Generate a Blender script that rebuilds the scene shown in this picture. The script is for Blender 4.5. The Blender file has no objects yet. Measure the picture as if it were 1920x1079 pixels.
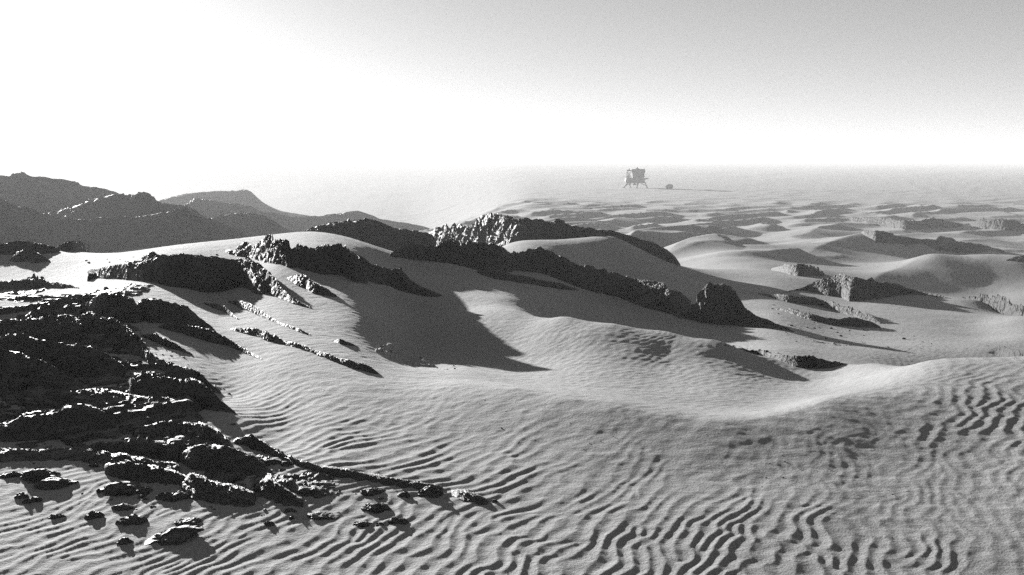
import bpy, bmesh, math, random, time
import numpy as np
T0 = time.time()
random.seed(7)
R = math.radians
scene = bpy.context.scene
COL = scene.collection

# ------------------------------------------------------------------ camera
CAM_Z = 10.4                      # the plain lies at z = 0
FPX = 2059.0                      # focal length in photo pixels (1920 wide)
PITCH = math.atan(240.0 / FPX)
cam_d = bpy.data.cameras.new('camera')
cam_d.sensor_width = 36.0
cam_d.lens = 36.0 * FPX / 1920.0
cam_d.clip_start = 0.1
cam_d.clip_end = 12000.0
cam = bpy.data.objects.new('camera', cam_d)
cam.location = (0, 0, CAM_Z)
cam.rotation_euler = (math.pi / 2 - PITCH, 0, 0)
COL.objects.link(cam)
scene.camera = cam

# ------------------------------------------------------------------ light
SUN_EL, SUN_AZ = 7.6, -28.0       # degrees; azimuth from the view axis, negative = left
SUN_STRENGTH, SKY_STRENGTH, EXPOSURE = 5.0, 0.080, 1.9
sun_dir = np.array([math.sin(R(SUN_AZ)) * math.cos(R(SUN_EL)), math.cos(R(SUN_AZ)) * math.cos(R(SUN_EL)), math.sin(R(SUN_EL))])
world = bpy.data.worlds.new('World')
scene.world = world
world.use_nodes = True
nt = world.node_tree
nt.nodes.clear()
sky = nt.nodes.new('ShaderNodeTexSky')
sky.sky_type = 'NISHITA'
sky.sun_disc = False
sky.sun_elevation = R(SUN_EL)
sky.sun_rotation = R(SUN_AZ)
sky.altitude = 3000
sky.air_density = 0.5
sky.dust_density = 1.6
sky.ozone_density = 1.0
sep = nt.nodes.new('ShaderNodeSeparateColor')       # black and white film behind a red filter
comb = nt.nodes.new('ShaderNodeCombineColor')
bg = nt.nodes.new('ShaderNodeBackground')
bg.inputs['Strength'].default_value = SKY_STRENGTH
wo = nt.nodes.new('ShaderNodeOutputWorld')
nt.links.new(sky.outputs[0], sep.inputs[0])
for i in range(3):
    nt.links.new(sep.outputs[0], comb.inputs[i])
gam = nt.nodes.new('ShaderNodeGamma')               # film toe and shoulder
gam.inputs['Gamma'].default_value = 0.68
nt.links.new(comb.outputs[0], gam.inputs['Color'])
nt.links.new(gam.outputs[0], bg.inputs['Color'])
nt.links.new(bg.outputs[0], wo.inputs['Surface'])
sun_l = bpy.data.lights.new('sun', 'SUN')
sun_l.energy = SUN_STRENGTH
sun_l.angle = R(0.5)
sun_l.color = (1.0, 0.995, 0.985)
sun_o = bpy.data.objects.new('sun', sun_l)
from mathutils import Vector, Matrix
sun_o.rotation_euler = Vector(sun_dir.tolist()).to_track_quat('Z', 'Y').to_euler()
sun_o.location = (-40, 60, 60)
COL.objects.link(sun_o)
scene.view_settings.view_transform = 'Standard'
scene.view_settings.look = 'None'
scene.view_settings.gamma = 1.0
scene.view_settings.use_curve_mapping = False
scene.view_settings.exposure = EXPOSURE
scene.cycles.use_denoising = False
scene.cycles.max_bounces = 6
scene.cycles.volume_bounces = 1
scene.cycles.caustics_reflective = False
scene.cycles.caustics_refractive = False

# ------------------------------------------------------------------ projection of photo pixels
SP, CP = math.sin(PITCH), math.cos(PITCH)
def pix_ray(px, py):
    """tan azimuth and tan depression of a photo pixel"""
    u = (np.asarray(px, float) - 960.0) / FPX
    v = (539.5 - np.asarray(py, float)) / FPX
    fy = CP + v * SP
    return u / fy, -(-SP + v * CP) / fy
def at(px, py, D):
    """world point seen at a pixel at forward depth D"""
    tx, dep = pix_ray(px, py)
    return np.array([tx * D, D, CAM_Z - dep * D])

# ------------------------------------------------------------------ noise
def _h(ix, iy, iz, seed):
    n = (ix.astype(np.int64) * 73856093) ^ (iy.astype(np.int64) * 19349663) ^ (iz.astype(np.int64) * 83492791) ^ (seed * 2654435761)
    n = (n ^ (n >> 13)) * 1274126177
    n = n & 0x7fffffff
    n = (n ^ (n >> 15)) * 2246822519
    return ((n >> 7) & 0xffffff).astype(np.float64) / float(0x1000000)
def vnoise2(x, y, seed):
    ix, iy = np.floor(x), np.floor(y)
    fx, fy = x - ix, y - iy
    ux, uy = fx * fx * fx * (fx * (fx * 6 - 15) + 10), fy * fy * fy * (fy * (fy * 6 - 15) + 10)
    z = np.zeros_like(ix)
    def g(dx, dy):
        a = _h(ix + dx, iy + dy, z, seed) * 6.2831853
        return np.cos(a) * (fx - dx) + np.sin(a) * (fy - dy)
    a = g(0, 0) * (1 - ux) + g(1, 0) * ux
    b = g(0, 1) * (1 - ux) + g(1, 1) * ux
    return (a * (1 - uy) + b * uy) * 1.4
def fbm2(x, y, seed, octv=4, gain=0.5):
    s, a = 0.0, 1.0
    for o in range(octv):
        s = s + a * vnoise2(x * 2 ** o + 17.3 * o, y * 2 ** o - 9.1 * o, seed + o)
        a *= gain
    return s
def noise3(p, seed):
    i = np.floor(p); f = p - i
    u = f * f * (3 - 2 * f)
    r = 0.0
    for dx in (0, 1):
        for dy in (0, 1):
            for dz in (0, 1):
                w = (u[:, 0] if dx else 1 - u[:, 0]) * (u[:, 1] if dy else 1 - u[:, 1]) * (u[:, 2] if dz else 1 - u[:, 2])
                r = r + w * _h(i[:, 0] + dx, i[:, 1] + dy, i[:, 2] + dz, seed)
    return r * 2 - 1
def facet3(p, seed):
    """broken rock: every cell is a tilted facet with its own step; returns offsets about -1..1"""
    i = np.floor(p)
    best = np.full(len(p), 1e9)
    out = np.zeros(len(p))
    for dx in (-1, 0, 1):
        for dy in (-1, 0, 1):
            for dz in (-1, 0, 1):
                c = i + np.array([dx, dy, dz])
                q = np.stack([_h(c[:, 0], c[:, 1], c[:, 2], seed + k) for k in range(3)], 1)
                d = p - (c + q)
                dd = (d * d).sum(1)
                m = dd < best
                g = np.stack([_h(c[:, 0], c[:, 1], c[:, 2], seed + 5 + k) - 0.5 for k in range(3)], 1)
                o = (d * g).sum(1) * 1.7 + (_h(c[:, 0], c[:, 1], c[:, 2], seed + 9) - 0.5) * 1.1
                out = np.where(m, o, out)
                best = np.where(m, dd, best)
    return out
def sstep(a, b, x):
    t = np.clip((np.asarray(x, float) - a) / (b - a), 0, 1)
    return t * t * (3 - 2 * t)
class Waves:
    """narrow band of plane waves: gives a wavy crest pattern with forks"""
    def __init__(s, lam, ang, spread, band, n, seed, soft=0.2):
        s.soft = soft
        rg = np.random.RandomState(seed)
        th = R(ang) + rg.normal(0, R(spread), n)
        k = 2 * math.pi / lam * (1 + rg.normal(0, band, n))
        s.kx, s.ky = k * np.cos(th), k * np.sin(th)
        s.ph = rg.uniform(0, 6.283, n)
        s.n = n
    def __call__(s, x, y):
        re = np.zeros_like(x); im = np.zeros_like(x)
        for kx, ky, p in zip(s.kx, s.ky, s.ph):
            a = (kx * x + ky * y + p)
            re += np.cos(a); im += np.sin(a)
        t = (np.arctan2(im, re) / (2 * math.pi)) % 1.0
        mag = np.sqrt(re * re + im * im) / math.sqrt(s.n)
        return t, mag / (mag + s.soft)
def saw(t, c=0.68, e=1.5):
    """asymmetric crest profile 0..1: long windward rise, short lee fall"""
    return np.where(t < c, np.power(np.clip(t / c, 0, 1), e), np.power(np.clip((1 - t) / (1 - c), 0, 1), e))

# ------------------------------------------------------------------ terrain: surveyed profiles
# per photo column, near to far: (row, fall of the ground per metre since the last point) where the sand is seen,
# ('d', row, depth), ('h', depth, drop below the eye) and ('r', further depth, further drop) where it is hidden
PROF = {
 -160: [('d', 1079, 5), (900, .0), (700, -.005), (600, .0), (550, .01), ('r', 3, .7), (510, .03), (480, .03), ('h', 42, 6.0), ('h', 75, 9.0)],
 0:    [('d', 1079, 5), (900, .0), (700, -.005), (600, .0), (552, .01), ('r', 2.5, .6), (510, .03), (480, .03), ('h', 42, 6.0), ('h', 75, 9.0)],
 120:  [('d', 1079, 5), (930, .0), (830, .0), (720, -.005), (620, .0), (556, .01), ('r', 2, .4), (510, .03), (476, .03), ('h', 42, 6.0), ('h', 75, 9.0)],
 240:  [('d', 1079, 5), (950, .0), (850, .0), (750, -.01), (660, .0), (570, .0), (540, .02), (505, .03), (473, .03), ('h', 42, 6.0), ('h', 75, 9.0)],
 340:  [('d', 1079, 5), (950, .0), (850, .0), (760, -.01), (690, .0), (620, .02), (555, .02), (530, .01), (500, .0), (464, .03), ('h', 42, 6.0), ('h', 78, 9.0)],
 430:  [('d', 1079, 5), (950, .0), (850, .0), (780, -.02), (740, .10), (680, .01), (600, .01), (550, .02), (500, -.03), (457, .02), ('h', 44, 6.0), ('h', 82, 9.0)],
 520:  [('d', 1079, 5), (950, .0), (865, .0), (830, .09), (760, .005), (690, -.01), (620, .0), (580, .02), (500, -.05), (444, -.01), ('h', 48, 5.6), ('h', 88, 9.2)],
 600:  [('d', 1079, 5), (950, .005), (880, .0), (860, .05), (780, .01), (700, -.005), (645, .01), (590, .02), (530, -.03), (450, .02), ('h', 54, 5.6), ('h', 95, 9.2)],
 680:  [('d', 1079, 5), (950, .01), (890, .01), (790, .01), (710, .0), (655, .04), (600, .02), (540, -.03), (476, -.03), ('h', 38, 4.6), ('h', 60, 7.2), ('h', 100, 9.3)],
 760:  [('d', 1079, 5), (950, .01), (900, .01), (800, .015), (720, .015), (680, .12), (640, .06), (580, .0), (520, -.04), (486, -.04), ('h', 40, 4.4), ('h', 62, 7.2), ('h', 105, 9.3)],
 860:  [('d', 1079, 5), (945, .01), (880, .01), (790, .01), (725, .005), (693, .13), (650, .09), (595, .0), (540, -.01), (500, -.02), ('h', 40, 4.0), ('h', 62, 7.0), ('h', 110, 9.4)],
 960:  [('d', 1079, 5), (940, .005), (860, .005), (780, .0), (741, -.01), (715, .15), (690, .115), (640, .03), (600, -.03), (588, .02), ('d', 560, 20.5), ('d', 510, 27), ('d', 455, 40), ('h', 62, 7.0), ('h', 110, 9.4)],
 1060: [('d', 1079, 5), (945, .0), (865, .0), (790, -.01), (758, -.03), (730, .14), (690, .105), (650, .02), (614, -.04), (602, .02), ('r', 2, .5), ('d', 570, 24), ('d', 520, 29.5), ('d', 450, 43), ('h', 64, 7.2), ('h', 112, 9.4)],
 1150: [('d', 1079, 5), (950, .0), (870, .0), (800, -.03), (775, -.05), (745, .13), (700, .11), (660, .03), (628, -.04), (616, .03), ('r', 2.2, .6), ('d', 592, 24.5), ('d', 560, 28.5), ('d', 530, 33), ('d', 485, 41), ('d', 445, 45), ('h', 66, 7.4), ('h', 115, 9.5)],
 1250: [('d', 1079, 5), (950, .0), (875, .0), (815, -.03), (790, -.05), (760, .14), (705, .11), (662, .03), (640, -.04), (630, .03), ('r', 2.2, .6), ('d', 605, 25), ('d', 585, 27.5), ('d', 545, 34), ('d', 520, 39), ('d', 492, 46), ('h', 68, 7.6), ('h', 118, 9.5)],
 1350: [('d', 1079, 5), (950, .0), (880, .0), (830, -.03), (803, -.05), (775, .14), (740, .12), (700, .09), (668, .03), (649, -.03), ('r', 2, .5), ('d', 622, 24), ('d', 600, 28), ('d', 560, 35), ('d', 532, 43), ('d', 505, 56), ('d', 478, 80), ('d', 452, 110), ('h', 140, 9.6)],
 1450: [('d', 1079, 5), (950, .0), (880, .0), (820, -.02), (796, -.03), (772, .15), (740, .14), (700, .11), (678, .07), ('d', 655, 18.5), ('d', 620, 24), ('d', 590, 29), ('d', 555, 37), ('d', 532, 44), ('d', 508, 58), ('d', 480, 82), ('d', 460, 108), ('h', 145, 9.6)],
 1550: [('d', 1079, 5), (950, .0), (880, .0), (800, -.02), (763, -.01), (740, .165), (712, .15), (690, .11), ('d', 670, 18), ('d', 640, 23), ('d', 612, 28), ('d', 575, 36), ('d', 540, 45), ('d', 520, 51), ('r', 9, 1.4), ('d', 495, 80), ('d', 470, 98), ('d', 445, 122), ('h', 155, 9.6)],
 1640: [('d', 1079, 5), (950, .01), (880, .0), (800, -.02), (750, -.01), (722, .13), (700, .14), (682, .13), ('d', 662, 20.5), ('d', 632, 26), (603, .07), (575, .06), (545, .05), (530, .02), ('r', 8, 1.3), ('d', 515, 74), ('d', 480, 93), ('d', 441, 116), ('h', 135, 9.3), ('h', 165, 9.8)],
 1750: [('d', 1079, 5), (950, .01), (880, .0), (800, -.02), (740, -.02), (700, .02), (682, .06), (676, .12), ('r', 5, 1.3), ('d', 660, 22), ('d', 630, 27), (603, .07), (575, .06), (553, .04), ('r', 6, 1.1), ('d', 525, 70), ('d', 482, 77), ('h', 86, 8.0), ('d', 462, 112), ('h', 140, 9.3), ('h', 170, 9.8)],
 1840: [('d', 1079, 5), (950, .01), (865, .0), (790, -.03), (730, -.03), (695, .02), (679, .05), (672, .10), ('r', 4.5, 1.4), ('d', 655, 23), ('d', 632, 27.5), (606, .07), (580, .06), (566, .04), ('r', 6, 1.1), ('d', 530, 69), ('d', 486, 76), ('h', 86, 8.0), ('d', 468, 110), ('h', 140, 9.3), ('h', 170, 9.8)],
 1920: [('d', 1079, 5), (950, .0), (850, .0), (780, -.03), (720, -.03), (690, .02), (676, .04), (669, .09), ('r', 4.5, 1.5), ('d', 650, 24), (634, .07), (612, .07), (594, .06), ('r', 7, 1.2), ('d', 560, 60), ('d', 530, 68), ('d', 491, 75), ('h', 86, 8.0), ('d', 470, 110), ('h', 140, 9.3), ('h', 170, 9.8)],
 2080: [('d', 1079, 5), (950, .0), (850, .0), (780, -.03), (720, -.03), (690, .02), (669, .08), ('r', 4.5, 1.5), ('d', 650, 26), (615, .07), (596, .06), ('r', 7, 1.2), ('d', 560, 60), ('d', 530, 68), ('d', 493, 75), ('h', 86, 8.0), ('d', 470, 110), ('h', 140, 9.3), ('h', 170, 9.8)],
}
TH_S = 3.2                                    # weight of azimuth (radians) against ln(distance)
cp = []
for px, lst in PROF.items():
    D = drop = 0.0
    for e in lst:
        row = 560
        if e[0] == 'h':
            D, drop = e[1], e[2]
        elif e[0] == 'r':
            D, drop = D + e[1], drop + e[2]
        else:
            row = e[1] if e[0] == 'd' else e[0]
            dep = float(pix_ray(px, row)[1])
            if e[0] == 'd':
                assert e[2] > D, (px, e, D)
                D = e[2]
            else:
                D1 = (drop - e[1] * D) / (dep - e[1])
                assert D1 > D, (px, e, D, D1)
                D = D1
            drop = dep * D
        th = math.atan(float(pix_ray(px, row)[0]))
        cp.append((th * TH_S, math.log(D / math.cos(th)), float(drop)))
    th = math.atan(float(pix_ray(px, 560)[0]))
    cp.append((th * TH_S, math.log(3.4), 1.95)); cp.append((th * TH_S, math.log(1.6), 1.85))
    cp.append((th * TH_S, math.log(240), 10.2)); cp.append((th * TH_S, math.log(420), 10.4))
cp = np.array(cp)
def _ker(d2):
    d2 = np.maximum(d2, 1e-12)
    return d2 * np.log(d2)
def tps_fit(c, lam):
    n = len(c)
    d2 = ((c[:, None, :2] - c[None, :, :2]) ** 2).sum(-1)
    A = np.zeros((n + 3, n + 3))
    A[:n, :n] = _ker(d2) + lam * np.eye(n)
    P = np.c_[np.ones(n), c[:, :2]]
    A[:n, n:] = P; A[n:, :n] = P.T
    return np.linalg.solve(A, np.r_[c[:, 2], 0, 0, 0])
TPS = tps_fit(cp, 2e-4)
TH_MAX = 0.56
U0, U1, NU = -TH_MAX * TH_S - .05, TH_MAX * TH_S + .05, 300
V0, V1, NV = math.log(1.3), math.log(500), 480
def tps_table():
    uu, vv = np.meshgrid(np.linspace(U0, U1, NU), np.linspace(V0, V1, NV), indexing='ij')
    uu, vv = uu.ravel(), vv.ravel()
    n = len(cp)
    out = np.empty(len(uu))
    for a in range(0, len(uu), 20000):
        d2 = (uu[a:a + 20000, None] - cp[:, 0]) ** 2 + (vv[a:a + 20000, None] - cp[:, 1]) ** 2
        out[a:a + 20000] = _ker(d2) @ TPS[:n] + TPS[n] + TPS[n + 1] * uu[a:a + 20000] + TPS[n + 2] * vv[a:a + 20000]
    return out.reshape(NU, NV)
TAB = tps_table()
def _bs(f):
    return [(1 - f) ** 3 / 6, (3 * f ** 3 - 6 * f * f + 4) / 6, (-3 * f ** 3 + 3 * f * f + 3 * f + 1) / 6, f ** 3 / 6]
def tps_eval(u, v):
    x = np.clip((u - U0) / (U1 - U0) * (NU - 1), 1, NU - 3.001)
    y = np.clip((v - V0) / (V1 - V0) * (NV - 1), 1, NV - 3.001)
    i, j = x.astype(int), y.astype(int)
    wx, wy = _bs(x - i), _bs(y - j)
    out = 0.0
    for a in range(4):
        row = 0.0
        for b in range(4):
            row = row + wy[b] * TAB[i + a - 1, j + b - 1]
        out = out + wx[a] * row
    return out
dunesA = Waves(10.5, -34, 24, 0.22, 26, 11)
dunesB = Waves(30.0, -30, 22, 0.2, 18, 12)
dunesC = Waves(75.0, -10, 20, 0.2, 18, 13)
def far_dunes(x, y, r):
    wx = x + 3.0 * fbm2(x / 14, y / 14, 31, 2)
    t, m = dunesA(wx, y)
    z = saw(t, 0.6, 1.5) * m * (0.55 + 0.75 * sstep(-0.3, 0.6, fbm2(x / 60, y / 60, 41, 2)))
    t, m = dunesB(wx, y)
    z2 = saw(t, 0.7, 1.6) * m * 1.2
    t, m = dunesC(wx, y)
    z3 = saw(t, 0.7, 1.6) * m * 2.2
    near = 1 - sstep(250, 340, r) * 0.78
    return (z * 1.0 * near - 0.35) + z2 * 0.3 * sstep(60, 130, r) * near - 0.6 + (z3 - .6) * 0.45 * sstep(450, 900, r)
def base_z(x, y):
    """height of the sand without ripples"""
    r = np.hypot(x, y)
    th = np.arctan2(x, y)
    thc = np.clip(th, -TH_MAX, TH_MAX)
    rr = np.clip(r, 1.5, 460)
    z = CAM_Z - tps_eval(thc * TH_S, np.log(rr))
    w = sstep(70, 135, r)
    fz = np.zeros_like(z)
    m = r > 66
    if m.any():
        fz[m] = far_dunes(x[m], y[m], r[m])
    # the terrain keeps its plateau behind the camera
    behind = sstep(0.6, 1.4, np.abs(th)) * sstep(3, 20, r)
    z = z * (1 - behind) + behind * (CAM_Z - 2.2 - 0.012 * np.minimum(r, 400) + 0.5 * fbm2(x / 18, y / 18, 5, 3) * sstep(4, 20, r))
    basin = sstep(130, 330, r) * sstep(0.02, -0.10, th) * 10.0
    return z + w * fz - basin
CRESTS = [   # (column, row, depth) along the brink; windward and lee lengths in metres
 ([(1235, 474, 88), (1290, 446, 100), (1340, 437, 104), (1390, 444, 102), (1450, 456, 98)], 10, 9),
 ([(1375, 486, 78), (1420, 473, 82), (1460, 467, 84), (1525, 464, 86)], 8, 4.5),
 ([(1490, 478, 84), (1560, 452, 100), (1619, 434, 112), (1700, 446, 112), (1790, 456, 110)], 14, 11),
 ([(1610, 528, 64), (1660, 510, 70), (1720, 492, 77), (1773, 478, 82), (1850, 486, 79), (1930, 491, 76), (2020, 496, 74)], 9, 7),
 ([(1150, 436, 95), (1230, 426, 120), (1300, 420, 130), (1380, 424, 126)], 12, 10),
]
_base0 = base_z
_cr = []
for pts, lw, ll in CRESTS:
    P = np.array([at(*p) for p in pts])
    t = np.linspace(0, 1, len(P)); tt = np.linspace(0, 1, 40)
    P = np.stack([np.interp(tt, t, P[:, k]) for k in range(3)], 1)
    for _ in range(6): P[1:-1] = (P[:-2] + P[1:-1] * 2 + P[2:]) / 4
    A = np.clip(P[:, 2] - _base0(P[:, 0].copy(), P[:, 1].copy()), 0.3, 3.5) * np.minimum(1, np.minimum(tt, 1 - tt) * 7)
    _cr.append((P, A, lw, ll))
# low brinks of the near hollow: fixed heights
_br = []
for pts, A0, lw, ll in [
    ([(800, 714, 10.2), (860, 724, 9.6), (960, 741, 9.0), (1060, 758, 8.5), (1150, 775, 8.2), (1250, 790, 7.9), (1350, 803, 7.7), (1450, 796, 7.9), (1550, 765, 8.4), (1640, 735, 9.4), (1700, 708, 9.9)], .05, 1.5, 1.3),
    ([(880, 594, 19), (960, 588, 18), (1060, 602, 16.3), (1150, 616, 15.5), (1250, 630, 15.3), (1350, 649, 14.5), (1400, 660, 14.2)], .07, 1.6, 2.2)]:
    P = np.array([at(*p) for p in pts])
    t = np.linspace(0, 1, len(P)); tt = np.linspace(0, 1, 40)
    P = np.stack([np.interp(tt, t, P[:, k]) for k in range(3)], 1)
    for _ in range(6): P[1:-1] = (P[:-2] + P[1:-1] * 2 + P[2:]) / 4
    _br.append((P, A0 * np.minimum(1, np.minimum(tt, 1 - tt) * 5), lw, ll))
def base_z(x, y):
    z = _base0(x, y)
    r = np.hypot(x, y)
    for m, lines in (((r > 50) & (r < 185) & (x > 2), _cr), ((r > 5) & (r < 24) & (x > -3) & (x < 6), _br)):
        if not m.any(): continue
        X, Y = x[m], y[m]
        add = np.zeros(len(X))
        for P, A, lw, ll in lines:
            bd = np.full(len(X), 1e9); sg = np.ones(len(X)); aa = np.zeros(len(X))
            for k in range(len(P) - 1):
                e = P[k + 1, :2] - P[k, :2]
                t = np.clip(((X - P[k, 0]) * e[0] + (Y - P[k, 1]) * e[1]) / (e @ e), 0, 1)
                dx, dy = X - P[k, 0] - t * e[0], Y - P[k, 1] - t * e[1]
                d = dx * dx + dy * dy
                q = d < bd
                bd = np.where(q, d, bd); sg = np.where(q, np.sign(e[0] * dy - e[1] * dx), sg); aa = np.where(q, A[k] + (A[k + 1] - A[k]) * t, aa)
            bd = np.sqrt(bd)
            f = np.where(sg > 0, np.clip(1 - bd / lw, 0, 1) ** 1.6, np.clip(1 - bd / ll, 0, 1) ** 1.35)
            add = np.maximum(add, aa * f)
        z = z.copy(); z[m] += add
    return z
def hit(px, py, r0=3.5, r1=420.0, n=700):
    tx, dep = pix_ray(px, py)
    th = math.atan(float(tx))
    rr = np.geomspace(r0, r1, n)
    x, y = rr * math.sin(th), rr * math.cos(th)
    zs = base_z(x, y)
    zr = CAM_Z - float(dep) * y
    k = np.nonzero(zr <= zs)[0]
    if len(k) == 0:
        i = n - 1
    else:
        i = k[0]
    if i > 0 and len(k):
        a, b = zr[i - 1] - zs[i - 1], zs[i] - zr[i]
        f = a / (a + b + 1e-9)
        r = rr[i - 1] + f * (rr[i] - rr[i - 1])
    else:
        r = rr[i]
    return np.array([r * math.sin(th), r * math.cos(th)]), r, th

# ripple strength and wavelength as surveyed over the photo: (column, row, strength, 0 short .. 1 long)
RIP = [(60, 1000, 1.1, 0), (60, 930, .8, .2), (250, 1050, 1.0, 0), (450, 1040, 1.2, 0), (600, 1000, 1.25, 0), (750, 1020, 1.4, 0), (950, 1040, 1.4, 0), (1150, 1040, 1.4, 0),
 (1350, 1050, 1.45, 0), (1480, 1020, 1.4, 0), (1400, 960, 1.1, .1), (1650, 1035, 1.2, 0), (1200, 940, 1.0, .2), (1550, 1060, 1.4, 0), (1750, 1060, 1.1, 0), (1880, 1050, 0.5, 0), (1500, 980, 1.0, 0), (1650, 990, 0.6, 0), (1300, 960, 1.1, .2), (1100, 940, 1.2, .4), (950, 900, 1.2, .6),
 (800, 870, 1.2, .8), (650, 830, 1.2, 1), (520, 770, 1.1, 1), (450, 740, .7, 1), (600, 760, .6, 1), (750, 800, .7, .9), (900, 840, .6, .7), (1050, 880, .6, .5), (1200, 910, .6, .3),
 (480, 700, .15, 1), (600, 720, .12, 1), (750, 760, .12, .7), (900, 790, .15, .7), (1100, 840, .2, .5), (1300, 900, .2, .5), (1450, 920, 0.25, 0.1), (1600, 950, 0.2, 0.1),
 (420, 650, .1, 1), (700, 720, .06, .7), (900, 740, .1, .7), (1100, 780, .1, .7), (1300, 830, .15, .6), (1450, 860, 0.25, 0.2), (1600, 900, 0.5, 0.1), (1750, 940, 0.45, 0.1), (1880, 960, 0.4, 0.1),
 (1500, 820, 0.15, 0.1), (1650, 850, 0.22, 0.1), (1800, 890, 0.5, 0.1), (1900, 880, 0.75, 0.4), (1600, 790, 0.1, 0.1), (1750, 800, 0.75, .7), (1880, 790, 0.95, .7), (1700, 740, .4, .7), (1850, 730, 0.95, .7), (1900, 720, .65, .7),
 (1750, 700, .25, .7), (1880, 690, .3, .7), (1550, 740, .1, .7), (1400, 790, .08, .7), (1450, 740, .1, .7), (1600, 710, .15, .7),
 (1000, 700, 0.2, .7), (950, 650, 0.35, .6), (1050, 660, 0.45, .6), (1150, 650, 0.55, .6), (1250, 660, 0.6, .7), (1150, 690, 0.35, .7), (1300, 690, 0.5, .8), (1400, 690, 0.5, .9), (1450, 705, 0.4, .9), (1250, 725, .3, .8),
 (1150, 740, .15, .8), (960, 605, .15, .6), (1150, 622, .2, .6), (1300, 648, .3, .6), (870, 640, .2, .6), (780, 640, .25, .6), (700, 560, .15, .8), (1750, 650, .5, .9), (1850, 655, .4, .9), (1600, 640, .3, .9), (1700, 600, .2, .9), (1500, 590, .3, .9)]
_rc = []
for px, py, a, l in RIP:
    p, r, th = hit(px, py)
    _rc.append((th * 4.0, math.log(r), a, l))
RC = np.array(_rc)
def ripple_field(th, r):
    u, v = th * 4.0, np.log(np.maximum(r, 1))
    n = np.zeros_like(u); a = np.zeros_like(u); l = np.zeros_like(u)
    for cu, cv, ca, cl in RC:
        w = 1.0 / ((u - cu) ** 2 + (v - cv) ** 2 + 0.004) ** 2
        n += w; a += w * ca; l += w * cl
    return a / n, l / n
ripA = Waves(0.087, -20, 8.5, 0.055, 30, 3, 0.05)
ripB = Waves(0.124, -27, 8, 0.05, 30, 4, 0.05)
ripC = Waves(0.30, 75, 8, 0.15, 24, 6)
def ripples(x, y, r, th):
    a, l = ripple_field(th, r)
    wx = x + 0.11 * fbm2(x / .75, y / .75, 51, 3)
    wy = y + 0.11 * fbm2(x / .9 + 40, y / .9, 52, 2)
    tA, mA = ripA(wx, wy)
    tB, mB = ripB(wx, wy)
    sA = saw(tA, .55, 1.4) * mA * 0.0048
    sB = saw(tB, .55, 1.4) * mB * 0.0069
    patch = 1.2 + 0.12 * fbm2(x / 1.3, y / 1.3, 57, 3)
    a = a * np.clip(patch, 0.15, 1.5)
    tC, mC = ripC(x, y)
    sC = saw(tC, .5, 1.2) * mC * 0.0035 * np.clip(1 - a, 0, 1)
    s = sA * (1 - sstep(.25, .6, l)) + sB * sstep(.25, .6, l)
    fade = 1 - sstep(45, 80, r)
    return (s * a + sC) * fade

# ------------------------------------------------------------------ helpers for objects
def mesh_from_grid(name, V, nr, nc, mat, smooth=True, closed=False):
    me = bpy.data.meshes.new(name)
    idx = np.arange(nr * nc).reshape(nr, nc)
    a, b, c, d = idx[:-1, :-1], idx[:-1, 1:], idx[1:, 1:], idx[1:, :-1]
    F = np.stack([a, b, c, d], -1).reshape(-1, 4)
    if closed:
        e = np.stack([idx[:-1, -1], idx[:-1, 0], idx[1:, 0], idx[1:, -1]], -1)
        F = np.r_[F, e]
    me.vertices.add(len(V)); me.vertices.foreach_set('co', np.ascontiguousarray(V, np.float32).ravel())
    me.loops.add(F.size); me.loops.foreach_set('vertex_index', F.astype(np.int32).ravel())
    me.polygons.add(len(F))
    me.polygons.foreach_set('loop_start', np.arange(0, F.size, 4, dtype=np.int32))
    me.polygons.foreach_set('loop_total', np.full(len(F), 4, np.int32))
    me.polygons.foreach_set('use_smooth', np.full(len(F), smooth, bool))
    me.update(calc_edges=True)
    me.materials.append(mat)
    return me
def link(name, me, parent=None, label=None, cat=None, group=None, kind=None):
    o = bpy.data.objects.new(name, me)
    COL.objects.link(o)
    if parent: o.parent = parent
    if label: o['label'] = label
    if cat: o['category'] = cat
    if group: o['group'] = group
    if kind: o['kind'] = kind
    return o

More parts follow.
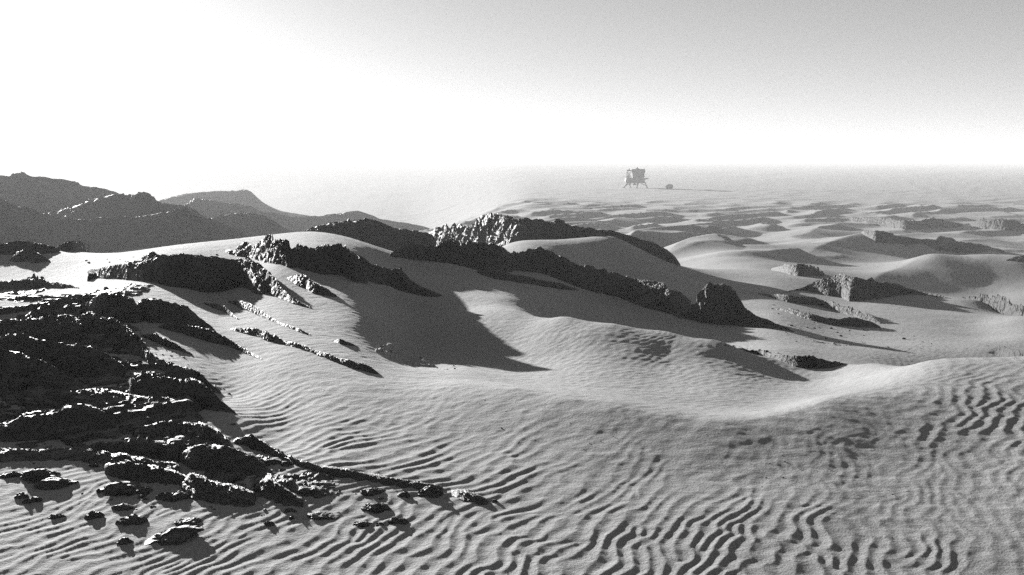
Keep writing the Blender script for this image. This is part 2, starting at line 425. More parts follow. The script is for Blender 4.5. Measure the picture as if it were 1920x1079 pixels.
# ------------------------------------------------------------------ materials
def nodes(name):
    m = bpy.data.materials.new(name)
    m.use_nodes = True
    n = m.node_tree
    return m, n, n.nodes['Principled BSDF']
def N(n, typ, **kw):
    x = n.nodes.new(typ)
    for k, v in kw.items():
        if k in x.inputs: x.inputs[k].default_value = v
        else: setattr(x, k, v)
    return x
def sand_material():
    m, n, p = nodes('sand')
    geo = N(n, 'ShaderNodeNewGeometry')
    big = N(n, 'ShaderNodeTexNoise', Scale=0.35, Detail=4.0)
    gr = N(n, 'ShaderNodeTexNoise', Scale=60.0, Detail=3.0, Roughness=0.7)
    rub = N(n, 'ShaderNodeTexNoise', Scale=14.0, Detail=6.0, Roughness=0.7)
    for t in (big, gr, rub): n.links.new(geo.outputs['Position'], t.inputs['Vector'])
    add = N(n, 'ShaderNodeMath', operation='ADD')
    n.links.new(big.outputs['Fac'], add.inputs[0]); n.links.new(gr.outputs['Fac'], add.inputs[1])
    mr = N(n, 'ShaderNodeMapRange')
    mr.inputs['From Min'].default_value = 0.6; mr.inputs['From Max'].default_value = 1.4
    mr.inputs['To Min'].default_value = 0.20; mr.inputs['To Max'].default_value = 0.32
    n.links.new(add.outputs[0], mr.inputs['Value'])
    cc = N(n, 'ShaderNodeCombineColor')
    for i in range(3): n.links.new(mr.outputs[0], cc.inputs[i])
    n.links.new(cc.outputs[0], p.inputs['Base Color'])
    p.inputs['Roughness'].default_value = 0.95
    p.inputs['Specular IOR Level'].default_value = 0.15
    b1 = N(n, 'ShaderNodeBump', Strength=0.35, Distance=0.012)
    n.links.new(gr.outputs['Fac'], b1.inputs['Height'])
    b2 = N(n, 'ShaderNodeBump', Strength=0.4, Distance=0.03)
    n.links.new(rub.outputs['Fac'], b2.inputs['Height'])
    n.links.new(b1.outputs[0], b2.inputs['Normal'])
    n.links.new(b2.outputs[0], p.inputs['Normal'])
    return m
def rock_material(name, lo, hi, scale, dist, dust=0.5, spec=0.15):
    m, n, p = nodes(name)
    tc = N(n, 'ShaderNodeTexCoord')
    geo = N(n, 'ShaderNodeNewGeometry')
    n1 = N(n, 'ShaderNodeTexNoise', Scale=scale, Detail=8.0, Roughness=0.68)
    v = N(n, 'ShaderNodeTexVoronoi', Scale=scale * 1.6, feature='F1')
    for t in (n1, v): n.links.new(geo.outputs['Position'], t.inputs['Vector'])
    mr = N(n, 'ShaderNodeMapRange')
    mr.inputs['From Min'].default_value = 0.3; mr.inputs['From Max'].default_value = 0.7
    mr.inputs['To Min'].default_value = lo; mr.inputs['To Max'].default_value = hi
    n.links.new(n1.outputs['Fac'], mr.inputs['Value'])
    # wind-blown sand lying on the ledges
    sx = N(n, 'ShaderNodeSeparateXYZ')
    n.links.new(geo.outputs['Normal'], sx.inputs[0])
    du = N(n, 'ShaderNodeMapRange')
    du.inputs['From Min'].default_value = 0.86; du.inputs['From Max'].default_value = 0.98
    du.inputs['To Max'].default_value = dust
    n.links.new(sx.outputs['Z'], du.inputs['Value'])
    mul = N(n, 'ShaderNodeMath', operation='MULTIPLY')
    n.links.new(du.outputs[0], mul.inputs[0]); n.links.new(n1.outputs['Fac'], mul.inputs[1])
    mx = N(n, 'ShaderNodeMix')
    mx.data_type = 'FLOAT'
    n.links.new(mul.outputs[0], mx.inputs[0])
    n.links.new(mr.outputs[0], mx.inputs[2])
    mx.inputs[3].default_value = 0.30
    cc = N(n, 'ShaderNodeCombineColor')
    for i in range(3): n.links.new(mx.outputs[0], cc.inputs[i])
    n.links.new(cc.outputs[0], p.inputs['Base Color'])
    p.inputs['Roughness'].default_value = 0.62
    p.inputs['Specular IOR Level'].default_value = spec
    b1 = N(n, 'ShaderNodeBump', Strength=0.9, Distance=dist)
    n.links.new(n1.outputs['Fac'], b1.inputs['Height'])
    b2 = N(n, 'ShaderNodeBump', Strength=0.6, Distance=dist)
    n.links.new(v.outputs['Distance'], b2.inputs['Height'])
    n.links.new(b1.outputs[0], b2.inputs['Normal'])
    n.links.new(b2.outputs[0], p.inputs['Normal'])
    return m
SAND = sand_material()
ROCK_NEAR = rock_material('dark_rock_near', 0.03, 0.075, 9.0, 0.03, .3, .1)
ROCK_MID = rock_material('dark_rock_mid', 0.026, 0.065, 3.5, 0.08, .4, .04)
ROCK_FAR = rock_material('dark_rock_far', 0.022, 0.055, 0.9, 0.3, 0.5, .03)

# ------------------------------------------------------------------ the ground
az_in = np.linspace(-R(31), R(31), 860)
az_out = np.linspace(R(31), 2 * math.pi - R(31), 70)[1:-1]
az = np.r_[az_in, az_out]
rows = np.r_[np.geomspace(1.0, 4.3, 24, endpoint=False), np.geomspace(4.3, 18, 500, endpoint=False), np.geomspace(18, 62, 270, endpoint=False),
             np.geomspace(62, 430, 260, endpoint=False), np.geomspace(430, 6000, 70)]
RR, AA = np.meshgrid(rows, az, indexing='ij')
r = RR.ravel(); th = AA.ravel()
th = np.where(th > math.pi, th - 2 * math.pi, th)
gx, gy = r * np.sin(th), r * np.cos(th)
gz = base_z(gx, gy)
m = r < 82
gz[m] += ripples(gx[m], gy[m], r[m], th[m])
mm = r < 140
gz[mm] += 0.006 * fbm2(gx[mm] / 0.9, gy[mm] / 0.9, 71, 3) * sstep(3, 8, r[mm]) + 0.0035 * fbm2(gx[mm] / 0.16, gy[mm] / 0.16, 75, 2)
gz += -2.0 * sstep(3000, 6000, r)
me = mesh_from_grid('sand_dunes', np.stack([gx, gy, gz], 1), len(rows), len(az), SAND, closed=True)
link('sand_dunes', me, kind='structure', label='pale rippled desert sand rolling away to a hazy dune plain')
print('ground', round(time.time() - T0, 1), len(gx))

# ------------------------------------------------------------------ rock outcrops
def resample(P, n):
    P = np.asarray(P, float)
    k = np.arange(len(P))
    t = np.linspace(0, len(P) - 1, n)
    # monotone-ish cubic through the surveyed points
    out = np.empty((n, P.shape[1]))
    i = np.minimum(t.astype(int), len(P) - 2)
    f = (t - i)[:, None]
    p0, p1, p2, p3 = P[np.maximum(i - 1, 0)], P[i], P[i + 1], P[np.minimum(i + 2, len(P) - 1)]
    m1, m2 = (p2 - p0) * .35, (p3 - p1) * .35
    out = (2 * f ** 3 - 3 * f ** 2 + 1) * p1 + (f ** 3 - 2 * f ** 2 + f) * m1 + (-2 * f ** 3 + 3 * f ** 2) * p2 + (f ** 3 - f ** 2) * m2
    return out
NTRI = [0]
def outcrop(name, label, pts, mat, cat='rock outcrop', group=None, kind=None, wf=1.1, wb=2.8, rough=1.0, cell=0.9, seed=1, depth=None, base=None, res=1.0, bed=0.0):
    """pts: (column, crest row, foot row). The foot is found on the sand, the crest stands wf heights behind it.
    depth: give the crest a surveyed distance instead (for hills whose foot is hidden), base: height of the foot."""
    foot, crest = [], []
    if depth is None:
        hits = [hit(e[0], e[2]) for e in pts]
        lr = np.log([h[1] for h in hits])
        med = np.median(lr)
        fit = np.poly1d(np.polyfit(np.linspace(-1, 1, len(lr)), np.clip(lr, med - .35, med + .35), 2 if len(lr) > 4 else 1))(np.linspace(-1, 1, len(lr)))
        lr = np.clip(lr, fit - .06, fit + .06)
    for k_, e in enumerate(pts):
        px, yc, yf = e[:3]
        if depth is None:
            th = hits[k_][2]
            r = math.exp(lr[k_])
            p = np.array([r * math.sin(th), r * math.cos(th)])
            tx, dep = pix_ray(px, yc)
            hpx = max(yf - yc, 1.0)
            H = hpx * r / FPX
            rc = r + wf * H + 0.02
            q = np.array([rc * math.sin(th), rc * math.cos(th)])
            zc = CAM_Z - float(dep) * q[1]
            foot.append((p[0], p[1], min(base_z(p[:1], p[1:])[0], CAM_Z - float(pix_ray(px, yf)[1]) * p[1] + .02)))
            crest.append((q[0], q[1], zc))
        else:
            D = depth if not callable(depth) else depth(px)
            c = at(px, yc, D)
            zb = base if base is not None else float(base_z(c[:1], c[1:2])[0]) - 0.3
            H = max(c[2] - zb, 0.3)
            k = max(0.3, (D - wf * H)) / D
            foot.append((c[0] * k, c[1] * k, zb))
            crest.append(tuple(c))
    foot, crest = np.array(foot), np.array(crest)
    r0 = np.hypot(crest[:, 0], crest[:, 1]).mean()
    length = np.hypot(*np.diff(crest[:, :2], axis=0).T).sum()
    Hs = np.maximum(crest[:, 2] - foot[:, 2], 0.02)
    Hm = float(np.median(Hs)); Hx = float(Hs.max())
    step = r0 * 0.0013 / res
    ns = int(np.clip(length / step, 24, 420))
    C = resample(crest, ns); Fo = resample(foot, ns)
    H = np.maximum(C[:, 2] - Fo[:, 2], 0.01)
    sl = np.r_[0, np.cumsum(np.hypot(*np.diff(C[:, :2], axis=0).T))]     # length along the crest
    so = seed * 13.7
    zero = np.zeros(ns)
    C[:, 2] -= H * np.clip(0.30 * fbm2(sl / (5.5 * Hm) + so, zero + 3.3, 61, 2, .4), -0.12, .45) * min(rough, 1)
    H = np.maximum(C[:, 2] - Fo[:, 2], 0.01)
    rad = C[:, :2] / np.hypot(C[:, 0], C[:, 1])[:, None]
    Fo[:, :2] -= rad * (0.55 * wf * H * fbm2(sl / (4.5 * Hm) + so, zero + 9.1, 62, 2))[:, None] * (depth is None)
    wbv = wb * H * np.clip(1 + 0.9 * fbm2(sl / (6 * Hm) + so, zero + 5.7, 63, 3), .35, 2.2)
    B = C[:, :2] + rad * (wbv + 0.05)[:, None]
    zb = base_z(B[:, 0], B[:, 1]) if depth is None else Fo[:, 2]
    nf = int(np.clip(math.hypot(wf * Hx, Hx) / step * 0.9, 10, 90))
    nb = int(np.clip(wb * Hx / step * 0.45, 8, 60))
    tb = np.linspace(1, 0, nb, endpoint=False)
    tf = np.linspace(0, 1.12, nf)
    G = []
    for t in tb:
        xy = C[:, :2] + (B - C[:, :2]) * t
        z = C[:, 2] + (zb - C[:, 2]) * t ** 1.15
        G.append(np.c_[xy, z, np.full(ns, -t)])
    for t in tf:
        xy = C[:, :2] + (Fo[:, :2] - C[:, :2]) * t
        z = C[:, 2] + (Fo[:, 2] - C[:, 2]) * t ** 1.3
        G.append(np.c_[xy, z, np.full(ns, t)])
    G = np.array(G)                                    # rows x ns x 4
    nr = len(G)
    V = G[:, :, :3].reshape(-1, 3)
    t = G[:, :, 3].reshape(-1)
    Hh = np.tile(H, nr)
    cs = max(cell * Hm, 0.05)
    rg = np.random.RandomState(seed)
    off = rg.uniform(-50, 50, 3)
    # bedding runs along the ridge and dips a little
    L = np.stack([np.tile(sl, nr) / 2.0, np.hypot(V[:, 0], V[:, 1]), V[:, 2] * (1.2 + bed) + 0.3 * np.tile(sl, nr)], 1)
    W = L + 0.5 * cs * np.stack([noise3(L / cs * .8 + off + 7 * k, seed * 7 + k) for k in range(3)], 1)
    a0 = facet3(W / (cs * 1.7) + off + 3.1, seed * 13 + 30)
    a1 = facet3(W / (cs * .62) + off, seed * 13 + 1)
    a2 = facet3(W / (cs * .23) + off, seed * 13 + 50)
    a3 = noise3(V / (cs * .11) + off, seed * 13 + 90)
    amp = np.minimum(Hh, Hm * 1.6)
    hb = 0.30 * Hm
    bb = (V[:, 2] + 0.16 * np.tile(sl, nr) * np.sign(math.sin(seed * 1.7)) + 0.12 * np.hypot(V[:, 0], V[:, 1]) + 0.35 * hb * a0) / hb
    bi = np.floor(bb); bf = bb - bi
    lay = lambda k: _h(bi + k, np.zeros_like(bi), np.zeros_like(bi), seed * 31 + 7) - .5
    st = lay(0) + (lay(1) - lay(0)) * sstep(.72, 1, bf)
    d = rough * amp * (0.15 * a0 + 0.09 * a1 + 0.075 * a2 + 0.025 * a3 + 0.20 * st)
    edge = np.clip(np.abs(t), 0, 1)
    ends = np.tile(np.minimum(np.linspace(0, 1, ns), np.linspace(1, 0, ns)) * 12, nr).clip(0, 1)
    d *= (1 - 0.45 * edge ** 3) * (0.35 + 0.65 * ends)
    # push out of the face: up on top, towards the foot in front
    outw = np.zeros_like(V)
    rv = np.tile(rad, (nr, 1))
    front = np.clip(t, 0, 1)[:, None]; back = np.clip(-t, 0, 1)[:, None]
    outw[:, :2] = -rv * front * .75 + rv * back * .5
    outw[:, 2] = 0.9
    outw /= np.linalg.norm(outw, axis=1)[:, None]
    V = V + outw * d[:, None]
    jit = np.stack([noise3(V / (cs * .5) + off + 31 * k, seed * 17 + k) for k in range(2)], 1)
    V[:, :2] += jit * (0.10 * rough * amp)[:, None]
    # bury the rim
    rim = np.maximum(sstep(0.93, 1.12, t), sstep(0.85, 1.0, -t))
    V[:, 2] -= rim * (0.25 * Hh + 0.06 * Hm + 0.02)
    er = 1 - np.tile(np.minimum(np.linspace(0, 1, ns), np.linspace(1, 0, ns)) * 30, nr).clip(0, 1)
    V[:, 2] -= er * (0.12 * Hm + 0.01)
    c0 = np.array([C[:, 0].mean(), C[:, 1].mean(), Fo[:, 2].mean()])
    me = mesh_from_grid(name, V - c0, nr, ns, mat, smooth=False)
    NTRI[0] += 2 * nr * ns
    o = link(name, me, None, label, cat, group, kind)
    o.location = c0
    return o

# hills at the left, farthest first: pts give (column, crest row, unused)
HILLS = [
 ('hill', 'pale hazy hill with a knob on its right shoulder', [(255, 392, 0), (309, 374, 0), (350, 364, 0), (408, 358, 0), (437, 358, 0), (455, 355, 0), (469, 360, 0), (496, 382, 0), (525, 396, 0), (560, 402, 0), (600, 408, 0)], 380, 2.5, 2.5, .12),
 ('hill', 'low grey ridge with a jagged top below the pale hill', [(300, 415, 0), (325, 400, 0), (347, 387, 0), (364, 376, 0), (382, 377, 0), (408, 382, 0), (431, 383, 0), (466, 387, 0), (484, 392, 0), (520, 400, 0), (560, 406, 0), (600, 404, 0), (640, 399, 0), (673, 396, 0), (717, 410, 0), (770, 420, 0), (820, 428, 0)], 250, 2.2, 2.5, .35),
 ('hill', 'long dark grey hill at the left edge with a rocky knob on top', [(-120, 318, 0), (-40, 322, 0), (0, 326, 0), (17, 328, 0), (26, 320, 0), (44, 320, 0), (58, 328, 0), (117, 336, 0), (181, 348, 0), (216, 358, 0), (233, 368, 0), (290, 392, 0), (350, 412, 0)], 195, 2.0, 2.5, .22),
 ('hill', 'small rounded grey hill right of the speckled hill', [(380, 418, 0), (394, 410, 0), (431, 404, 0), (455, 400, 0), (490, 404, 0), (519, 418, 0), (545, 432, 0), (575, 440, 0)], 168, 1.6, 2.0, .4),
 ('hill', 'hill with a sunlit speckled top and a dark lumpy cap', [(80, 404, 0), (96, 399, 0), (140, 387, 0), (187, 374, 0), (222, 370, 0), (251, 368, 0), (280, 370, 0), (303, 383, 0), (350, 391, 0), (376, 406, 0), (410, 420, 0)], 152, 3.6, 2.0, .35),
 ('hill', 'broad dark shaded hill front behind the sand plateau at left', [(-160, 350, 0), (-60, 362, 0), (0, 373, 0), (38, 387, 0), (96, 401, 0), (143, 412, 0), (200, 410, 0), (262, 405, 0), (310, 399, 0), (350, 393, 0), (376, 406, 0), (423, 422, 0), (472, 443, 0), (500, 452, 0)], 128, 2.0, 1.5, .28),
]
for i, (nm, lab, pts, D, wf, wb, rough) in enumerate(HILLS):
    outcrop(nm, lab, pts, ROCK_FAR, None, None, 'structure', wf, wb, rough, .5, 20 + i, D, -11.0 * float(sstep(130, 330, D)) - 0.5)

N_, M_, F_ = ROCK_NEAR, ROCK_MID, ROCK_FAR
OUT = [
 # ---- right hand dunes
 ('pale broken rock bank at the far right dunes', [(1592, 407, 414), (1653, 409, 425), (1697, 414, 430), (1756, 409, 428), (1782, 413, 427), (1806, 420, 425)], F_, .8, dict(wf=2.5)),
 ('knobbly dark rock at the right edge of the far dunes', [(1817, 417, 420), (1846, 410, 430), (1883, 413, 432), (1920, 415, 432), (1990, 420, 432)], F_, 1, dict(wf=1.5)),
 ('long dark rock cap on the white dune crest at right', [(1615, 433, 438), (1642, 431, 455), (1675, 440, 457), (1708, 447, 459), (1752, 450, 468), (1762, 443, 471), (1795, 450, 474), (1839, 459, 474), (1885, 470, 472)], M_, .7, {}),
 ('small rock on the dune crest at the right edge', [(1885, 488, 489), (1905, 481, 490), (1925, 480, 492), (1970, 484, 494)], M_, .8, {}),
 ('low arched rock behind the right hand rubble ridge', [(1445, 504, 506), (1473, 497, 513), (1507, 497, 519), (1533, 503, 518), (1547, 514, 515)], M_, .9, {}),
 ('rubble ridge trailing to a thin dark line on the right dunes', [(1465, 549, 550), (1490, 543, 546), (1515, 535, 547), (1543, 523, 553), (1573, 515, 558), (1600, 520, 566), (1647, 527, 560), (1713, 543, 553), (1773, 556, 560)], M_, .9, {}),
 ('dark rock band running off the right edge', [(1795, 560, 562), (1820, 556, 566), (1853, 555, 578), (1880, 563, 588), (1920, 573, 596), (1980, 585, 604)], M_, .9, dict(depth=lambda px: np.interp(px, [1795, 1853, 1920, 1980], [43, 40, 34, 33]), wf=1.3)),
 ('upper curved strip of rocks in the sandy hollow at right', [(1420, 550, 552), (1480, 553, 568), (1533, 560, 574), (1580, 573, 588), (1630, 590, 602), (1652, 606, 608)], M_, 1, {}),
 ('lower strip of rocks in the sandy hollow at right', [(1450, 578, 580), (1493, 580, 592), (1520, 588, 601), (1563, 597, 611), (1597, 597, 613), (1633, 603, 615), (1652, 613, 616)], M_, 1, {}),
 ('half buried mound behind the right dune crest', [(1845, 664, 666), (1870, 649, 667), (1895, 655, 667), (1925, 668, 669)], M_, .5, {}),
 # ---- the middle ridges
 ('rocky hill with sunlit left flank left of the middle ridge', [(545, 438, 441), (607, 420, 455), (653, 412, 468), (697, 408, 475), (727, 423, 474), (777, 433, 462), (818, 441, 447)], M_, .6, dict(depth=lambda px: np.interp(px, [540, 600, 820], [46, 46, 44]), base=6.3, wf=1.6, wb=2.2, cell=.6)),
 ('longest rock ridge with a jagged skyline in the middle', [(806, 441, 446), (843, 432, 452), (903, 422, 460), (967, 412, 462), (1000, 413, 455), (1033, 415, 450), (1050, 413, 448), (1067, 425, 450), (1140, 430, 456), (1177, 442, 466), (1223, 455, 478), (1247, 472, 486), (1276, 491, 494)], M_, .8, dict(cell=.7, depth=lambda px: np.interp(px, [800, 960, 1140, 1280], [60, 50, 47, 48]), wf=1.6)),
 ('dark rock band below the jagged middle ridge', [(728, 478, 480), (760, 463, 486), (817, 460, 492), (843, 448, 494), (883, 453, 504), (933, 457, 515), (960, 470, 510), (985, 476, 496)], M_, .8, {}),
 ('broad dark rock ridge sloping down right to the boulder', [(918, 493, 498), (950, 483, 506), (983, 470, 510), (1017, 463, 516), (1047, 473, 526), (1100, 497, 546), (1153, 507, 556), (1190, 520, 568), (1233, 527, 582), (1260, 542, 592), (1295, 558, 592)], M_, .75, {}),
 ('thin dark rock strip in the shade under the broad ridge', [(895, 506, 513), (930, 508, 524), (967, 515, 530), (1010, 524, 536), (1050, 532, 543), (1085, 542, 546)], M_, .8, {}),
 ('low dark rock tail running right from the craggy boulder', [(1380, 580, 612), (1393, 580, 613), (1420, 591, 616), (1467, 610, 620), (1490, 622, 624)], M_, 1.0, dict(cell=.5)),
 ('small lit rubble at the left foot of the craggy boulder', [(1262, 588, 593), (1280, 584, 598), (1300, 585, 600), (1322, 592, 602)], M_, 1.2, dict(cell=.5)),
 ('low rock shelf lying on the sand right of the bowl', [(1335, 645, 647), (1413, 657, 662), (1460, 666, 676), (1493, 667, 690), (1527, 668, 692), (1563, 677, 689), (1592, 683, 684)], M_, 1.2, dict(cell=.8)),
 ('left rock ridge with two dark horns above the shaded slope', [(423, 466, 476), (440, 470, 480), (462, 453, 482), (478, 460, 486), (500, 446, 492), (516, 450, 496), (530, 441, 500), (548, 458, 503), (562, 450, 505), (587, 465, 510), (604, 457, 514), (622, 470, 516), (640, 468, 518), (665, 486, 530), (690, 512, 534)], M_, 1.2, dict(cell=.7)),
 ('rock spur stepping down into the shaded slope', [(640, 478, 500), (677, 480, 520), (700, 500, 530), (730, 508, 540), (753, 509, 547), (783, 533, 553), (832, 554, 556)], M_, .8, {}),
 ('wide dark rock face at the edge of the sand plateau', [(163, 508, 512), (187, 503, 523), (253, 493, 528), (310, 483, 537), (367, 480, 543), (440, 480, 545), (483, 493, 548), (520, 527, 560), (547, 557, 570), (592, 580, 582)], M_, .7, {}),
 ('rock spur in shade right of the wide dark face', [(538, 520, 524), (565, 516, 540), (590, 528, 552), (610, 540, 556), (632, 554, 558)], M_, .8, {}),
 # ---- left plateau
 ('sunlit rubble heap at the left edge of the plateau', [(-60, 458, 476), (0, 458, 478), (40, 454, 478), (70, 458, 478), (112, 466, 474)], M_, 1, {}),
 ('dark rounded rock in front of the rubble at left', [(18, 488, 490), (32, 472, 492), (50, 466, 493), (70, 474, 493), (96, 490, 492)], M_, .7, {}),
 ('dark humped rock on the plateau skyline at left', [(104, 466, 470), (122, 455, 472), (142, 451, 473), (154, 456, 473), (168, 471, 473)], M_, .6, {}),
 ('small dark rock alone on the sunlit plateau', [(264, 484, 486), (276, 475, 487), (288, 472, 488), (304, 486, 488)], M_, .8, {}),
 ('low rock sill below the standing stones', [(-40, 528, 545), (0, 528, 545), (42, 526, 542), (80, 524, 541), (127, 534, 541), (150, 540, 542)], M_, .9, {}),
 # ---- strips on the sand slope
 ('short dark rock at the top of the sand slope', [(380, 568, 570), (400, 569, 578), (420, 574, 586), (446, 596, 600)], N_, .9, {}),
 ('tapering rock strip highest on the sand slope', [(428, 564, 568), (460, 566, 582), (483, 577, 592), (520, 602, 608), (560, 616, 623), (584, 628, 630)], N_, .9, {}),
 ('long narrow rock strip crossing the sand slope', [(430, 615, 618), (477, 617, 631), (500, 622, 640), (533, 637, 648), (567, 647, 657), (600, 659, 669), (640, 672, 684), (663, 679, 692), (690, 686, 699), (713, 701, 703)], N_, .9, {}),
 ('rock strip ending in a pointed shadow on the sand slope', [(296, 612, 614), (320, 607, 622), (350, 610, 630), (393, 618, 643), (430, 637, 651), (460, 653, 664), (495, 675, 677)], N_, .9, {}),
 ('small rock wedge left of the pointed strip', [(262, 628, 630), (290, 627, 642), (320, 640, 654), (362, 665, 667)], N_, .9, {}),
 ('little dark rock low on the sand slope', [(625, 640, 641), (640, 636, 647), (660, 644, 650), (672, 651, 652)], N_, .9, {}),
 # ---- the near rock mass
 ('long thin slab edge at the left above the near rocks', [(-60, 585, 597), (0, 579, 592), (67, 570, 582), (127, 560, 574), (170, 553, 568), (210, 556, 562)], N_, .8, dict(bed=1.5)),
 ('dark hump at the top of the near rocks', [(160, 572, 588), (190, 557, 602), (220, 553, 606), (250, 565, 609), (268, 592, 604)], N_, .8, {}),
 ('dark ridge on the right shoulder of the near rocks', [(258, 570, 600), (287, 559, 606), (333, 565, 610), (353, 577, 613), (373, 593, 614), (402, 616, 619)], N_, .8, {}),
 ('wide tilted slab with sunlit broken top', [(-60, 612, 650), (0, 607, 655), (70, 597, 660), (150, 592, 658), (213, 592, 662), (240, 610, 668), (280, 648, 672)], N_, .9, dict(wf=2.2, bed=1.0)),
 ('large black rock face at the left edge', [(-60, 632, 690), (0, 630, 690), (37, 623, 694), (67, 634, 700), (133, 640, 706), (173, 650, 706), (217, 672, 704), (240, 690, 706)], N_, .8, {}),
 ('pointed rock under the large black face', [(-50, 660, 730), (0, 654, 734), (43, 655, 738), (87, 670, 738), (110, 684, 734), (135, 712, 730)], N_, .9, {}),
 ('serrated rock edge above the sand slope', [(228, 614, 640), (255, 636, 664), (283, 662, 686), (320, 680, 706), (370, 696, 722), (393, 719, 734), (416, 735, 740)], N_, .8, {}),
 ('dark rock nose with a pointed shadow on the ripples', [(243, 706, 742), (265, 697, 748), (283, 695, 750), (320, 709, 754), (363, 716, 764), (400, 740, 770), (446, 775, 779)], N_, .8, {}),
 ('flat rocks among sand in the middle of the near mass', [(140, 735, 760), (187, 728, 768), (240, 738, 778), (290, 744, 785), (330, 752, 792), (372, 776, 800)], N_, .8, dict(wf=2.2, bed=1)),
 ('knobbly ridge across the lower left rocks', [(-60, 800, 828), (0, 792, 830), (40, 780, 830), (83, 776, 826), (127, 769, 822), (167, 766, 816), (213, 779, 812), (240, 790, 806)], N_, .9, {}),
 ('low broken ledge right of the knobbly ridge', [(250, 806, 822), (300, 792, 832), (350, 790, 838), (400, 806, 840), (432, 826, 842)], N_, .8, dict(wf=1.6)),
 ('dark hump rising from sunlit rubble', [(332, 858, 862), (350, 845, 876), (367, 837, 884), (417, 832, 892), (460, 846, 892), (500, 872, 886)], N_, .6, {}),
 ('thin dark rim between the rocks and the ripples', [(436, 826, 832), (473, 817, 842), (500, 832, 852), (550, 856, 874), (600, 874, 890), (650, 882, 900), (700, 891, 907), (753, 899, 916), (793, 906, 921), (830, 912, 924)], N_, .8, {}),
 ('rock tail end in the ripples', [(846, 922, 930), (867, 919, 940), (890, 926, 946), (915, 938, 947)], N_, .7, {}),
 ('sunlit rubble bank along the front of the near rocks', [(-50, 846, 872), (0, 842, 870), (60, 846, 868), (120, 842, 866), (177, 841, 872), (233, 854, 884), (290, 864, 892), (338, 872, 894)], N_, 1, dict(wf=1.8)),
 ('dark block with a long shadow in the front rubble', [(478, 914, 922), (495, 902, 934), (510, 901, 940), (535, 918, 948), (570, 938, 951)], N_, .8, {}),
 ('rubble spread in front of the dark hump', [(338, 908, 920), (363, 893, 938), (400, 908, 946), (450, 914, 950), (480, 926, 948)], N_, 1.1, dict(wf=1.8)),
 ('rock ledge behind the front stones', [(196, 874, 892), (240, 868, 904), (290, 876, 908), (330, 884, 910), (362, 900, 912)], N_, .9, {}),
]
for i, (lab, pts, mat, rough, kw) in enumerate(OUT):
    outcrop('rock_outcrop', lab, pts, mat, rough=rough * (1 if mat is N_ else .85), seed=100 + i, **{**dict(wf=1.1 if mat is N_ else 1.6), **kw})
print('outcrops', round(time.time() - T0, 1), NTRI[0])

# broken rock ground and rubble spreads
def in_poly(P, x, y):
    c = np.zeros(len(x), bool)
    j = len(P) - 1
    for i in range(len(P)):
        xi, yi, xj, yj = P[i][0], P[i][1], P[j][0], P[j][1]
        c ^= ((yi > y) != (yj > y)) & (x < (xj - xi) * (y - yi) / (yj - yi + 1e-12) + xi)
        j = i
    return c
def poly_dist(P, x, y):
    d = np.full(len(x), 1e9)
    for i in range(len(P)):
        a, b = P[i - 1], P[i]
        e = b - a
        t = np.clip(((x - a[0]) * e[0] + (y - a[1]) * e[1]) / (e @ e + 1e-12), 0, 1)
        d = np.minimum(d, np.hypot(x - a[0] - t * e[0], y - a[1] - t * e[1]))
    return np.where(in_poly(P, x, y), d, -d)
def rock_sheet(name, label, poly, mat, amp, lift, scale, seed, soft, cat='rock ground', res=1.0, stretch=1.6):
    """rock breaking through the sand inside an outline surveyed on the ground"""
    P = np.array([hit(px, py)[0] for px, py in poly])
    TH, LR = np.arctan2(P[:, 0], P[:, 1]), np.log(np.hypot(P[:, 0], P[:, 1]))
    nc = int(np.clip((TH.max() - TH.min()) / 0.0013 * res, 20, 460))
    nr = int(np.clip((LR.max() - LR.min()) / 0.0045 * res, 20, 420))
    rr, aa = np.meshgrid(np.exp(np.linspace(LR.min(), LR.max(), nr)), np.linspace(TH.min(), TH.max(), nc), indexing='ij')
    r, th = rr.ravel(), aa.ravel()
    x, y = r * np.sin(th), r * np.cos(th)
    z = base_z(x, y)
    d = poly_dist(P, x, y)
    cx, sx = math.cos(.5), math.sin(.5)
    L = np.stack([(x * cx + y * sx) / stretch, (-x * sx + y * cx), z * 1.5], 1)
    W = L + .45 * scale * np.stack([noise3(L / scale * .8 + 5 * k, seed + k) for k in range(3)], 1)
    n = .5 * facet3(W / scale + 11, seed * 3 + 1) + .26 * facet3(W / (scale * .38), seed * 3 + 20) + .16 * facet3(W / (scale * .15), seed * 3 + 40) + .09 * noise3(L / (scale * .07), seed * 3 + 60)
    n += .5 * fbm2(x / (scale * 4), y / (scale * 4), seed + 70, 2)
    m = sstep(0, soft, d)
    zz = z + amp * n + lift * m - (amp * 1.6 + .05) * (1 - m)
    o = z - amp * 1.5 - .15
    c0 = np.array([x.mean(), y.mean(), z.mean()])
    me = mesh_from_grid(name, np.stack([x, y, np.maximum(zz, o)], 1) - c0, nr, nc, mat, smooth=False)
    NTRI[0] += 2 * nr * nc
    ob = link(name, me, None, label, cat)
    ob.location = c0
    return ob
rock_sheet('rock_ground', 'broken dark rock ground between the near ridges at lower left', [(-120, 600), (0, 600), (160, 560), (260, 560), (300, 610), (330, 650), (420, 740), (440, 780), (470, 830), (540, 880), (480, 900), (350, 890), (200, 870), (0, 870), (-120, 870)], ROCK_NEAR, .14, .02, .55, 301, .35)
rock_sheet('rock_ground', 'low stony rim spilling from the near rocks towards the ripples', [(440, 822), (520, 838), (600, 876), (720, 896), (860, 920), (930, 940), (850, 950), (700, 935), (600, 950), (520, 940), (440, 950), (350, 930), (330, 890), (400, 850)], ROCK_NEAR, .05, .0, .22, 302, .2)
